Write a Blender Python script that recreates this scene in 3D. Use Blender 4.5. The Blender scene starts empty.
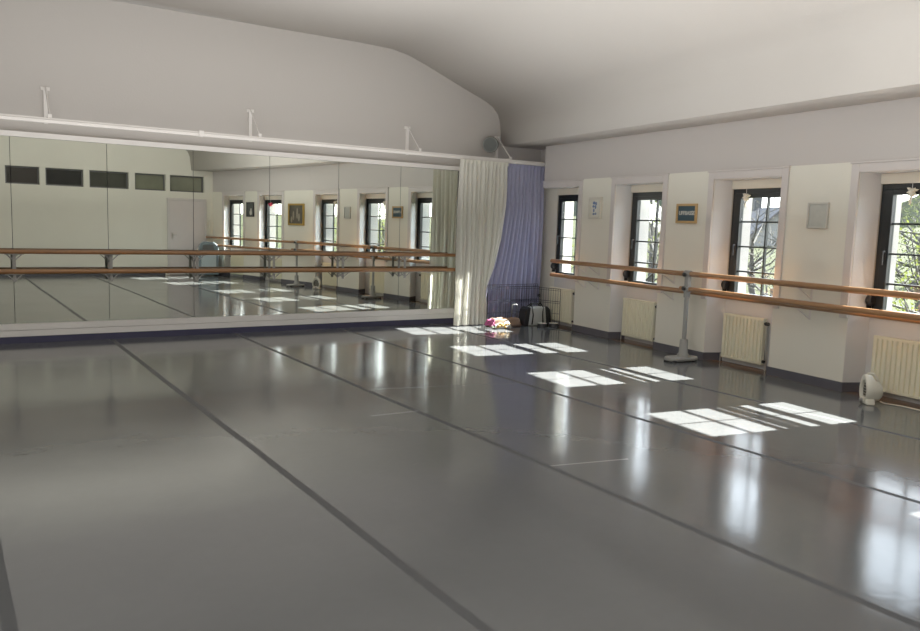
import bpy, bmesh, math, random
from mathutils import Vector, Matrix, Quaternion
random.seed(7)
PI = math.pi
SC = bpy.context.scene
COL = SC.collection
V = Vector

# ------------------------------------------------------------------ helpers
class MB:
    def __init__(s): s.bm = bmesh.new()
    def _hull8(s, c):
        v = [s.bm.verts.new(p) for p in c]
        for f in ((0,1,2,3),(7,6,5,4),(0,4,5,1),(1,5,6,2),(2,6,7,3),(3,7,4,0)):
            s.bm.faces.new([v[i] for i in f])
    def box(s, x0, x1, y0, y1, z0, z1):
        s._hull8([(x0,y0,z0),(x1,y0,z0),(x1,y1,z0),(x0,y1,z0),(x0,y0,z1),(x1,y0,z1),(x1,y1,z1),(x0,y1,z1)])
        return s
    def fbox(s, F, a0, a1, o0, o1, z0, z1):
        c = [F(a0,o0,z0),F(a1,o0,z0),F(a1,o1,z0),F(a0,o1,z0),F(a0,o0,z1),F(a1,o0,z1),F(a1,o1,z1),F(a0,o1,z1)]
        s._hull8(c); return s
    def tube(s, pts, r, n=10, caps=True, squash=None):
        pts = [V(p) for p in pts]; rings = []
        rr = r if isinstance(r, (list, tuple)) else [r]*len(pts)
        up = V((0,0,1)); prev = None
        for i, p in enumerate(pts):
            if i == 0: t = pts[1]-pts[0]
            elif i == len(pts)-1: t = pts[-1]-pts[-2]
            else: t = (pts[i+1]-p).normalized() + (p-pts[i-1]).normalized()
            t.normalize()
            if prev is None:
                a = up if abs(t.z) < .95 else V((1,0,0))
                x = t.cross(a).normalized()
            else:
                x = (prev - t*prev.dot(t)).normalized()
            prev = x; y = x.cross(t).normalized()
            sy = squash or 1
            rings.append([s.bm.verts.new(p + x*math.cos(2*PI*k/n)*rr[i] + y*math.sin(2*PI*k/n)*rr[i]*sy) for k in range(n)])
        for a, b in zip(rings, rings[1:]):
            for k in range(n): s.bm.faces.new((a[k], a[(k+1)%n], b[(k+1)%n], b[k]))
        if caps:
            s.bm.faces.new(rings[0][::-1]); s.bm.faces.new(rings[-1])
        return s
    def bar(s, a, b, w, h):
        a, b = V(a), V(b); t = (b-a).normalized()
        up = V((0,0,1)) if abs(t.z) < .9 else V((0,1,0))
        x = t.cross(up).normalized()*w/2; y = x.cross(t).normalized()*h/2
        s._hull8([a-x-y,a+x-y,a+x+y,a-x+y,b-x-y,b+x-y,b+x+y,b-x+y]); return s
    def lathe(s, prof, c=(0,0,0), axis=(0,0,1), n=20, sx=1, sy=1):
        q = V((0,0,1)).rotation_difference(V(axis).normalized()); c = V(c); rings = []
        for r, z in prof:
            rings.append([s.bm.verts.new(c + q @ V((r*math.cos(2*PI*k/n)*sx, r*math.sin(2*PI*k/n)*sy, z))) for k in range(n)])
        for a, b in zip(rings, rings[1:]):
            for k in range(n): s.bm.faces.new((a[k], a[(k+1)%n], b[(k+1)%n], b[k]))
        if prof[0][0] > 1e-6: s.bm.faces.new(rings[0][::-1])
        if prof[-1][0] > 1e-6: s.bm.faces.new(rings[-1])
        return s
    def prism(s, poly, F, h0, h1):
        """poly of 2-tuples, F(u,v,h) -> point"""
        a = [s.bm.verts.new(F(u,v,h0)) for u,v in poly]; b = [s.bm.verts.new(F(u,v,h1)) for u,v in poly]
        s.bm.faces.new(a[::-1]); s.bm.faces.new(b); n = len(poly)
        for i in range(n): s.bm.faces.new((a[i], a[(i+1)%n], b[(i+1)%n], b[i]))
        return s
    def grid(s, nu, nv, f):
        g = [[s.bm.verts.new(f(i/nu, j/nv)) for i in range(nu+1)] for j in range(nv+1)]
        for j in range(nv):
            for i in range(nu): s.bm.faces.new((g[j][i], g[j][i+1], g[j+1][i+1], g[j+1][i]))
        return s
    def quad(s, *p):
        s.bm.faces.new([s.bm.verts.new(q) for q in p]); return s
    def ellipsoid(s, c, r, n=16, m=10, q=None):
        c = V(c); rings = []
        for j in range(m+1):
            th = PI*(j+.0)/m; th = min(max(th, .02), PI-.02)
            ring = []
            for k in range(n):
                p = V((r[0]*math.sin(th)*math.cos(2*PI*k/n), r[1]*math.sin(th)*math.sin(2*PI*k/n), r[2]*math.cos(th)))
                if q: p = q @ p
                ring.append(s.bm.verts.new(c+p))
            rings.append(ring)
        for a, b in zip(rings, rings[1:]):
            for k in range(n): s.bm.faces.new((a[k], b[k], b[(k+1)%n], a[(k+1)%n]))
        s.bm.faces.new(rings[0]); s.bm.faces.new(rings[-1][::-1])
        return s
    def build(s, name, m, parent=None, smooth=False, bevel=0, fixn=True, seg=2):
        if fixn: bmesh.ops.recalc_face_normals(s.bm, faces=s.bm.faces)
        me = bpy.data.meshes.new(name); s.bm.to_mesh(me); s.bm.free()
        o = bpy.data.objects.new(name, me); COL.objects.link(o)
        if m: me.materials.append(m)
        if parent:
            o.parent = parent
            o.matrix_parent_inverse = parent.matrix_basis.inverted()
        if smooth:
            for p in me.polygons: p.use_smooth = True
            if smooth == 'auto':
                me.set_sharp_from_angle(angle=math.radians(40))
        if bevel:
            md = o.modifiers.new('bevel', 'BEVEL'); md.width = bevel; md.segments = seg; md.limit_method = 'ANGLE'
        return o

def empty(name, loc=(0,0,0)):
    o = bpy.data.objects.new(name, None); COL.objects.link(o); o.location = loc; o.empty_display_size = .1
    return o
def tag(o, label=None, cat=None, group=None, kind=None):
    if label: o['label'] = label
    if cat: o['category'] = cat
    if group: o['group'] = group
    if kind: o['kind'] = kind
    return o
def thing(name, label, cat, loc=(0,0,0), group=None):
    return tag(empty(name, loc), label, cat, group)
def struct(o): o['kind'] = 'structure'; return o

# ------------------------------------------------------------------ materials
def newmat(name):
    m = bpy.data.materials.new(name); m.use_nodes = True
    nt = m.node_tree; return m, nt, nt.nodes['Principled BSDF']
def mat(name, c, rough=.6, metal=0, var=.06, scale=6, bump=0, bscale=60, spec=None, coat=0):
    m, nt, b = newmat(name)
    b.inputs['Roughness'].default_value = rough; b.inputs['Metallic'].default_value = metal
    if spec is not None: b.inputs['Specular IOR Level'].default_value = spec
    if coat: b.inputs['Coat Weight'].default_value = coat; b.inputs['Coat Roughness'].default_value = .08
    tc = nt.nodes.new('ShaderNodeTexCoord')
    nz = nt.nodes.new('ShaderNodeTexNoise'); nz.inputs['Scale'].default_value = scale; nz.inputs['Detail'].default_value = 4
    nt.links.new(tc.outputs['Object'], nz.inputs['Vector'])
    mx = nt.nodes.new('ShaderNodeMix'); mx.data_type = 'RGBA'
    mx.inputs['A'].default_value = [x*(1-var) for x in c]+[1]; mx.inputs['B'].default_value = [min(1,x*(1+var)) for x in c]+[1]
    nt.links.new(nz.outputs['Fac'], mx.inputs['Factor']); nt.links.new(mx.outputs['Result'], b.inputs['Base Color'])
    if bump:
        n2 = nt.nodes.new('ShaderNodeTexNoise'); n2.inputs['Scale'].default_value = bscale; n2.inputs['Detail'].default_value = 3
        bp = nt.nodes.new('ShaderNodeBump'); bp.inputs['Strength'].default_value = bump; bp.inputs['Distance'].default_value = .01
        nt.links.new(tc.outputs['Object'], n2.inputs['Vector']); nt.links.new(n2.outputs['Fac'], bp.inputs['Height']); nt.links.new(bp.outputs['Normal'], b.inputs['Normal'])
    return m
def N(nt, t, **kw):
    n = nt.nodes.new(t)
    for k, v in kw.items(): setattr(n, k, v)
    return n
def math_(nt, op, a, b=None, c=None):
    n = N(nt, 'ShaderNodeMath', operation=op)
    for i, x in enumerate((a, b, c)):
        if x is None: continue
        if isinstance(x, (int, float)): n.inputs[i].default_value = x
        else: nt.links.new(x, n.inputs[i])
    return n.outputs[0]
def mixc(nt, f, a, b):
    n = N(nt, 'ShaderNodeMix', data_type='RGBA')
    for k, x in (('Factor', f), ('A', a), ('B', b)):
        if isinstance(x, (int, float)): n.inputs[k].default_value = x
        elif isinstance(x, (list, tuple)): n.inputs[k].default_value = (*x, 1)
        else: nt.links.new(x, n.inputs[k])
    return n.outputs['Result']

# room frame: right wall leans 6 degrees off the seams
X0, TA, NR = 7.3299, 0.1067, math.hypot(1, .1067)
KY = 3.28
K = V((X0+TA*KY, KY, 0)); KS = KY*NR
dB = V((.222, .975, 0)).normalized()
def WA(s, o, z): return V((X0 + s*TA/NR + o/NR, s/NR - o*TA/NR, z))
def WB(s, o, z): return K + dB*(s) + V((dB.y, -dB.x, 0))*o + V((0,0,z))   # s negative behind the kink

CREAM = (.80,.79,.70); MAUVE = (.575,.545,.525); GREYW = (.62,.585,.555)

def wall_mat(name, low, high, zs, rough=.75):
    m, nt, b = newmat(name); b.inputs['Roughness'].default_value = rough
    g = N(nt, 'ShaderNodeNewGeometry'); sp = N(nt, 'ShaderNodeSeparateXYZ'); nt.links.new(g.outputs['Position'], sp.inputs[0])
    nz = N(nt, 'ShaderNodeTexNoise'); nz.inputs['Scale'].default_value = 1.3; nz.inputs['Detail'].default_value = 6
    nt.links.new(g.outputs['Position'], nz.inputs['Vector'])
    zz = math_(nt, 'GREATER_THAN', sp.outputs['Z'], zs)
    c = mixc(nt, zz, low, high)
    c2 = mixc(nt, math_(nt, 'MULTIPLY', nz.outputs['Fac'], .16), c, (.45,.40,.36))
    nt.links.new(c2, b.inputs['Base Color'])
    n2 = N(nt, 'ShaderNodeTexNoise'); n2.inputs['Scale'].default_value = 45; nt.links.new(g.outputs['Position'], n2.inputs['Vector'])
    bp = N(nt, 'ShaderNodeBump'); bp.inputs['Strength'].default_value = .12; bp.inputs['Distance'].default_value = .01
    nt.links.new(n2.outputs['Fac'], bp.inputs['Height']); nt.links.new(bp.outputs['Normal'], b.inputs['Normal'])
    return m
M_wall = wall_mat('painted_wall', CREAM, MAUVE, 2.372)
M_back = wall_mat('back_wall_paint', CREAM, (.86,.85,.76), 9)
M_gable = wall_mat('gable_paint', (.475,.45,.425), (.475,.45,.425), 9)
M_ceil = wall_mat('ceiling_paint', (.60,.575,.54), (.60,.575,.54), 9)
M_reveal = wall_mat('reveal_paint', (.66,.665,.67), (.66,.665,.67), 9)
M_trim = mat('casing_paint', (.62,.585,.57), .5, var=.04)
M_white = mat('white_gloss_paint', (.74,.71,.68), .4, var=.03)
M_skirt = mat('grey_skirting', (.085,.085,.105), .45)
M_navy = mat('navy_skirting', (.035,.034,.075), .45)
M_black = mat('black_window_frame', (.008,.011,.013), .35, var=.15)
M_iron = mat('black_plastic', (.015,.015,.017), .45)
M_rad = mat('cream_enamel', (.80,.78,.61), .35, var=.03)
M_greym = mat('grey_painted_metal', (.29,.29,.275), .45, var=.08)
M_darkgrey = mat('dark_grey_plastic', (.10,.10,.10), .5)
M_steel = mat('brushed_steel', (.62,.60,.56), .3, .9)
M_plast = mat('ivory_plastic', (.72,.70,.60), .35, var=.03)
M_door = mat('door_paint', (.66,.61,.60), .5, var=.03)

def wood_mat(name, a, b_, axis_scale=(1,14,14), rough=.35):
    m, nt, b = newmat(name); b.inputs['Roughness'].default_value = rough
    tc = N(nt, 'ShaderNodeTexCoord'); mp = N(nt, 'ShaderNodeMapping'); mp.inputs['Scale'].default_value = axis_scale
    nt.links.new(tc.outputs['Object'], mp.inputs[0])
    nz = N(nt, 'ShaderNodeTexNoise'); nz.inputs['Scale'].default_value = 3; nz.inputs['Detail'].default_value = 6
    nt.links.new(mp.outputs[0], nz.inputs['Vector'])
    nt.links.new(mixc(nt, nz.outputs['Fac'], a, b_), b.inputs['Base Color'])
    b.inputs['Coat Weight'].default_value = .3; b.inputs['Coat Roughness'].default_value = .2
    return m
M_wood = wood_mat('varnished_wood_rail', (.21,.09,.03), (.37,.18,.07), (1,14,14))
M_wood2 = wood_mat('varnished_wood_rail_lengthwise', (.21,.095,.035), (.39,.20,.08), (14,1,14))

def floor_mat():
    m, nt, b = newmat('grey_dance_vinyl')
    g = N(nt, 'ShaderNodeNewGeometry'); sp = N(nt, 'ShaderNodeSeparateXYZ'); nt.links.new(g.outputs['Position'], sp.inputs[0])
    X, Y = sp.outputs['X'], sp.outputs['Y']
    wob = N(nt, 'ShaderNodeTexNoise'); wob.inputs['Scale'].default_value = .35; wob.inputs['Detail'].default_value = 1
    nt.links.new(g.outputs['Position'], wob.inputs['Vector'])
    xw = math_(nt, 'ADD', X, math_(nt, 'MULTIPLY', math_(nt, 'SUBTRACT', wob.outputs['Fac'], .5), .06))
    u = math_(nt, 'SUBTRACT', xw, .165-.8+16)
    w = math_(nt, 'PINGPONG', math_(nt, 'ABSOLUTE', math_(nt, 'SUBTRACT', xw, .165-16)), .8)   # distance to nearest seam (period 1.6)
    seam = math_(nt, 'LESS_THAN', w, .027)
    # cross joints, faint
    def line(y0, sl, x0, x1, wd):
        d = math_(nt, 'ABSOLUTE', math_(nt, 'SUBTRACT', math_(nt, 'SUBTRACT', Y, y0), math_(nt, 'MULTIPLY', X, sl)))
        a = math_(nt, 'LESS_THAN', d, wd)
        a = math_(nt, 'MULTIPLY', a, math_(nt, 'GREATER_THAN', X, x0)); return math_(nt, 'MULTIPLY', a, math_(nt, 'LESS_THAN', X, x1))
    j = line(5.87, -.03, 2.93, 3.38, .010); j = math_(nt, 'MAXIMUM', j, line(7.5, -.225, 3.4, 4.95, .008))
    j = math_(nt, 'MAXIMUM', j, line(4.72, -.21, 3.4, 4.0, .009))
    big = N(nt, 'ShaderNodeTexNoise'); big.inputs['Scale'].default_value = .9; big.inputs['Detail'].default_value = 5
    nt.links.new(g.outputs['Position'], big.inputs['Vector'])
    fine = N(nt, 'ShaderNodeTexNoise'); fine.inputs['Scale'].default_value = 14; fine.inputs['Detail'].default_value = 8
    nt.links.new(g.outputs['Position'], fine.inputs['Vector'])
    c = mixc(nt, big.outputs['Fac'], (.088,.092,.096), (.122,.126,.128))
    c = mixc(nt, math_(nt, 'MULTIPLY', fine.outputs['Fac'], .25), c, (.075,.076,.08))
    # scuffs
    mp = N(nt, 'ShaderNodeMapping'); mp.inputs['Scale'].default_value = (1, 5, 1); mp.inputs['Rotation'].default_value = (0,0,.5)
    nt.links.new(g.outputs['Position'], mp.inputs[0])
    vo = N(nt, 'ShaderNodeTexNoise'); vo.inputs['Scale'].default_value = 4; vo.inputs['Detail'].default_value = 10; vo.inputs['Roughness'].default_value = .7
    nt.links.new(mp.outputs[0], vo.inputs['Vector'])
    sc = math_(nt, 'MULTIPLY', math_(nt, 'GREATER_THAN', vo.outputs['Fac'], .69), .35)
    c = mixc(nt, sc, c, (.19,.19,.19))
    c = mixc(nt, seam, c, (.045,.047,.05))
    c = mixc(nt, math_(nt, 'MULTIPLY', j, .6), c, (.42,.42,.42))
    # bare wood strip at the right wall
    off = math_(nt, 'SUBTRACT', math_(nt, 'SUBTRACT', X, math_(nt, 'MULTIPLY', Y, TA)), X0-.03)
    wd = math_(nt, 'GREATER_THAN', off, 0)
    c = mixc(nt, wd, c, (.16,.085,.045))
    nt.links.new(c, b.inputs['Base Color'])
    r = math_(nt, 'ADD', math_(nt, 'MULTIPLY', big.outputs['Fac'], .10), .075)
    r = math_(nt, 'ADD', r, math_(nt, 'MULTIPLY', seam, .45))
    nt.links.new(r, b.inputs['Roughness'])
    b.inputs['Specular IOR Level'].default_value = .42
    bn = N(nt, 'ShaderNodeTexNoise'); bn.inputs['Scale'].default_value = 2.2; bn.inputs['Detail'].default_value = 5
    nt.links.new(g.outputs['Position'], bn.inputs['Vector'])
    bp = N(nt, 'ShaderNodeBump'); bp.inputs['Strength'].default_value = .10; bp.inputs['Distance'].default_value = .02
    nt.links.new(bn.outputs['Fac'], bp.inputs['Height']); nt.links.new(bp.outputs['Normal'], b.inputs['Normal'])
    return m
M_floor = floor_mat()

def mirror_mat():
    m, nt, b = newmat('silvered_mirror_glass')
    b.inputs['Base Color'].default_value = (.80,.83,.77,1); b.inputs['Metallic'].default_value = 1; b.inputs['Roughness'].default_value = .0
    tc = N(nt, 'ShaderNodeTexCoord'); nz = N(nt, 'ShaderNodeTexNoise'); nz.inputs['Scale'].default_value = .6
    nt.links.new(tc.outputs['Object'], nz.inputs['Vector'])
    nt.links.new(mixc(nt, nz.outputs['Fac'], (.84,.87,.80), (.89,.91,.85)), b.inputs['Base Color'])
    return m
M_mirror = mirror_mat()
def glass_mat():
    m, nt, b = newmat('clear_window_glass'); nt.nodes.remove(b)
    out = [n for n in nt.nodes if n.type == 'OUTPUT_MATERIAL'][0]
    tr = N(nt, 'ShaderNodeBsdfTransparent'); tr.inputs[0].default_value = (.95,.97,.96,1)
    gl = N(nt, 'ShaderNodeBsdfGlossy'); gl.inputs['Roughness'].default_value = .02
    lw = N(nt, 'ShaderNodeLayerWeight'); lw.inputs[0].default_value = .5
    mx = N(nt, 'ShaderNodeMixShader'); nt.links.new(math_(nt, 'ADD', math_(nt, 'MULTIPLY', math_(nt, 'POWER', lw.outputs['Facing'], 5), .5), .02), mx.inputs[0]); nt.links.new(tr.outputs[0], mx.inputs[1]); nt.links.new(gl.outputs[0], mx.inputs[2])
    nt.links.new(mx.outputs[0], out.inputs[0]); return m
M_glass = glass_mat()
def cloth_mat(name, a, b_, trans=.35):
    m, nt, b = newmat(name)
    out = [n for n in nt.nodes if n.type == 'OUTPUT_MATERIAL'][0]
    tc = N(nt, 'ShaderNodeTexCoord'); wv = N(nt, 'ShaderNodeTexNoise'); wv.inputs['Scale'].default_value = 25; wv.inputs['Detail'].default_value = 4
    nt.links.new(tc.outputs['Object'], wv.inputs['Vector'])
    c = mixc(nt, wv.outputs['Fac'], a, b_); nt.links.new(c, b.inputs['Base Color']); b.inputs['Roughness'].default_value = .85
    b.inputs['Sheen Weight'].default_value = .2
    tl = N(nt, 'ShaderNodeBsdfTranslucent'); nt.links.new(c, tl.inputs[0])
    mx = N(nt, 'ShaderNodeMixShader'); mx.inputs[0].default_value = trans
    nt.links.new(b.outputs[0], mx.inputs[1]); nt.links.new(tl.outputs[0], mx.inputs[2]); nt.links.new(mx.outputs[0], out.inputs[0])
    return m
M_cur_w = cloth_mat('white_voile', (.84,.83,.75), (.90,.89,.82), .45)
M_cur_b = cloth_mat('lavender_voile', (.43,.44,.63), (.52,.53,.72), .45)

# ------------------------------------------------------------------ camera
yaw, pitch, roll, fpx, H = .5801, -.1135, .0324, 790.51, 1.6
cy, sy, cp, sp_ = math.cos(yaw), math.sin(yaw), math.cos(pitch), math.sin(pitch)
F = V((sy*cp, cy*cp, sp_)); Rt = V((cy, -sy, 0)); U = Rt.cross(F)
r_ = Rt*math.cos(roll) + U*math.sin(roll); u_ = -Rt*math.sin(roll) + U*math.cos(roll)
cam = bpy.data.objects.new('camera', bpy.data.cameras.new('camera')); COL.objects.link(cam)
cam.matrix_world = Matrix(((r_.x,u_.x,-F.x,0),(r_.y,u_.y,-F.y,0),(r_.z,u_.z,-F.z,H),(0,0,0,1)))
cam.data.sensor_width = 36; cam.data.lens = fpx*36/920; cam.data.clip_start = .05; cam.data.clip_end = 500
SC.camera = cam

# ------------------------------------------------------------------ room shell
XL, YB, YF = -4.0, -1.30, 10.96
struct(MB().box(XL-.2, 9.3, YB-.4, YF+.3, -.2, 0).build('floor', M_floor))

# front (gable) wall
struct(MB().box(XL-.2, 9.3, YF, YF+.25, 0, 4.5).build('wall_front', M_gable))
struct(MB().box(XL-.25, XL, YB-.3, YF+.2, 0, 4.5).build('wall_left', M_back))

# right wall: piers, lintels and niche backs in one shell
ZH, ZS, ZT = 2.265, .80, 2.155
OA = [(9.49,10.51),(7.565,8.585),(5.605,6.64),(3.60,4.64)]
OB = [(-2.24,-1.19),(-4.06,-3.05)]
DP, NI, EX, SHA, SHB = .25, .235, .56, -.12, -.08
ZTOP = 4.5
wr = MB(); sk = MB(); rv = MB(); xv = MB()
def pier(F_, a, b, la=True, lb=True):
    a2 = a + (SHB if la else 0); b2 = b + (SHA if lb else 0)
    wr.prism([(a,0),(b,0),(b2,DP),(b2,EX),(a2,EX),(a2,DP)], F_, 0, ZTOP)
def opening(F_, a, b):
    wr.prism([(a,0),(b,0),(b+SHB,DP),(b+SHB,.34),(a+SHA,.34),(a+SHA,DP)], F_, ZH, ZTOP)
    rv.fbox(F_, a+SHA, b+SHB, NI, EX+.02, 0, ZS-.02)
edgesA = sorted([x for o in OA for x in o])
cuts = [KS] + edgesA + [11.35]
for i in range(0, len(cuts), 2):
    if i+2 < len(cuts): pier(WA, cuts[i], cuts[i+1], i > 0)
    else: wr.fbox(WA, cuts[i]+SHB, cuts[i+1], NI+.02, EX, 0, ZTOP)
for a, b in OA: opening(WA, a, b)
edgesB = sorted([x for o in OB for x in o])
cutsB = [-5.3] + edgesB + [0.0]
for i in range(0, len(cutsB), 2): pier(WB, cutsB[i], cutsB[i+1], i > 0, i+2 < len(cutsB))
for a, b in OB: opening(WB, a, b)
wr.prism([(0,0),(EX,0),(EX*.9,-.12)], lambda u,v,h: K + V((u, v-.0, h)), 0, ZTOP)
struct(wr.build('wall_right', M_wall))
# paint skins of the reveals (slightly pinker than the wall), niche backs
for F_, ops in ((WA, OA), (WB, OB)):
    for a, b in ops:
        for e, d_, SH in ((a, .004, SHA), (b, -.004, SHB)):
            if e > 10.5: continue
            rv.prism([(e-d_*.1,.003),(e+d_,.003),(e+d_+SH,DP),(e-d_*.1+SH,DP)], F_, .001, ZH)
            xv.fbox(F_, min(e-d_*.1,e+d_*1.5)+SH, max(e-d_*.1,e+d_*1.5)+SH, DP+.075, EX+.012, ZS-.02, 2.7)
        rv.prism([(a,.003),(b,.003),(b+SHB,DP),(b+SHB,.33),(a+SHA,.33),(a+SHA,DP)], F_, ZH-.004, ZH+.001)
struct(rv.build('trim_1', M_reveal))
struct(xv.build('trim_6', mat('outside_render', (.30,.30,.295), .8)))
# skirting on piers and their reveals
T = .014
def skirt(F_, a, b, left=True, right=True):
    sk.fbox(F_, a-(T if left else 0), b+(T if right else 0), -T, 0, 0, .10)
    if left: sk.prism([(a-T,0),(a,0),(a+SHB*.94,NI),(a-T+SHB*.94,NI)], F_, 0, .10)
    if right: sk.prism([(b,0),(b+T,0),(b+T+SHA*.94,NI),(b+SHA*.94,NI)], F_, 0, .10)
# a side = smaller s edge of the pier; niche lies beyond each side
for i in range(0, len(cuts)-2, 2): skirt(WA, cuts[i], min(cuts[i+1], 11.1), i > 0, i+2 < len(cuts))
for i in range(0, len(cutsB), 2): skirt(WB, max(cutsB[i], -4.6), cutsB[i+1], i > 0, i+2 < len(cutsB))
struct(sk.build('baseboard_right', M_skirt))

# ceiling with sloped flank, knee and boxed soffit (runs parallel to the right wall)
prof = [(XL-.3,4.24),(5.2,4.235),(5.8,4.22),(6.1,4.165),(6.38,4.07),(7.1,3.80),(7.57,3.63),(7.71,3.555),(7.81,3.45),(7.86,3.33),(7.905,2.945),(8.95,2.945)]
def CE(i, y):
    x, z = prof[i]
    k = TA*(y-11) if y >= KY else TA*(KY-11) + .228*(y-KY)
    return (x + (k if i > 0 else 0), y, z)
cb = MB()
ys = [YB-.3, KY, YF+.02]
for j in range(2):
    for i in range(len(prof)-1):
        cb.quad(CE(i, ys[j]), CE(i+1, ys[j]), CE(i+1, ys[j+1]), CE(i, ys[j+1]))
bmesh.ops.remove_doubles(cb.bm, verts=cb.bm.verts, dist=1e-4)
for ya in (ys[0], ys[2]):
    pass
ce = cb.build('ceiling', M_ceil, smooth='auto')
md = ce.modifiers.new('thick', 'SOLIDIFY'); md.thickness = .12; md.offset = 1
struct(ce)
roof = MB().box(XL-.4, 9.6, YB-.6, YF+.5, 4.5, 4.6)
struct(roof.build('trim_2', M_ceil))

# back wall with clerestory row and door
hw = [(1.458,2.225),(2.362,3.255),(3.397,4.371),(4.531,5.338),(5.45,6.397)]
HZ0, HZ1 = 2.335, 2.785
bw = MB()
bw.box(XL-.2, 7.2, YB-.22, YB, 0, HZ0).box(XL-.2, 7.2, YB-.22, YB, HZ1, 4.5)
xs = [XL-.2] + [x for h in hw for x in h] + [7.2]
for i in range(0, len(xs), 2): bw.box(xs[i], xs[i+1], YB-.22, YB, HZ0, HZ1)
struct(bw.build('wall_back', M_back))
struct(MB().box(XL, 5.30, YB, YB+.014, 0, .105).build('baseboard_back', M_skirt))
pane_cols = [(.035,.030,.026),(.010,.011,.010),(.055,.058,.045),(.20,.21,.15),(.22,.23,.17)]  # reflections painted into the colour: the right-hand panes lighter and greener
for i, (a, b) in enumerate(hw):
    w = empty('window_%d' % (i+7), ((a+b)/2, YB-.1, HZ0)); struct(w)
    MB().box(a, b, YB-.20, YB-.18, HZ0, HZ1).build('pane', mat('clerestory_pane_%d' % i, pane_cols[i], .12, var=.35, scale=2), w)
    f = MB(); t = .035
    f.box(a, a+t, YB-.17, YB-.12, HZ0, HZ1).box(b-t, b, YB-.17, YB-.12, HZ0, HZ1).box(a+t, b-t, YB-.17, YB-.12, HZ0, HZ0+t).box(a+t, b-t, YB-.17, YB-.12, HZ1-t, HZ1)
    f.build('window_frame', M_darkgrey, w)
d = empty('door_1', (5.9, YB, 0)); struct(d)
MB().box(5.43, 6.37, YB+.005, YB+.045, .01, 2.08).build('door_leaf', M_door, d, bevel=.006)
MB().box(5.36, 5.43, YB, YB+.06, 0, 2.15).box(6.37, 6.44, YB, YB+.06, 0, 2.15).box(5.43, 6.37, YB, YB+.06, 2.08, 2.15).build('door_casing', M_trim, d, bevel=.005)
hd = MB().box(5.475, 5.515, YB+.045, YB+.055, 1.0, 1.2)
hd.tube([(5.495, YB+.05, 1.13), (5.495, YB+.11, 1.13), (5.60, YB+.11, 1.13)], .011)
hd.build('door_handle', M_steel, d, smooth='auto')

# mirror wall: plinth, skirting, top trim
DY, DE, DYM = -.004, -.002, 10.903
def mirY(x, z): return DYM - DY*(x-3.5) - DE*(z-1)
struct(MB().box(XL, 8.36, 10.876, YF, .162, .240).box(XL, 8.36, 10.884, YF, .082, .158).box(XL, 8.36, 10.90, YF, .07, .17).build('trim_3', M_white, bevel=.003))
struct(MB().box(XL, 8.38, 10.892, YF, 0, .080).build('baseboard_front', M_navy))
struct(MB().box(XL, 7.9, 10.872, YF, 2.477, 2.54).build('trim_4', M_white, bevel=.003))

mx = [-1.40, -.363, .697, 1.760, 2.823, 3.877, 4.931, 5.975, 7.03]
mlabels = [
 'mirror panel at the left end of the mirror wall, cut by the frame edge',
 'large wall mirror panel reflecting the leftmost dark high window',
 'wall mirror panel reflecting the second and third high windows and bare wall',
 'wall mirror panel reflecting most of the pale door and the fourth high window',
 'wall mirror panel reflecting two far windows and the small dark picture',
 'wall mirror panel reflecting the gold-framed painting',
 'wall mirror panel reflecting the pale grey frame and a window',
 'last wall mirror panel on the right, half covered by the white curtain']
# panels actually in view: from -.37 on
view = list(zip(mx[1:], mx[2:]))
mlabels = mlabels[1:]
for i, (a, b) in enumerate(view):
    g = .003
    mb = MB(); t = .006
    A = [(a+g, mirY(a,.241), .241), (b-g, mirY(b,.241), .241), (b-g, mirY(b,2.475), 2.475), (a+g, mirY(a,2.475), 2.475)]
    B = [(p[0], p[1]+t, p[2]) for p in A]
    mb._hull8([A[0],A[1],B[1],B[0],A[3],A[2],B[2],B[3]])
    tag(mb.build('mirror_panel', M_mirror), mlabels[i], 'mirror', 'mirror panels on the front wall')
struct(MB().box(-.4, 7.05, 10.935, YF, .24, 2.477).build('trim_5', M_darkgrey))

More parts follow.
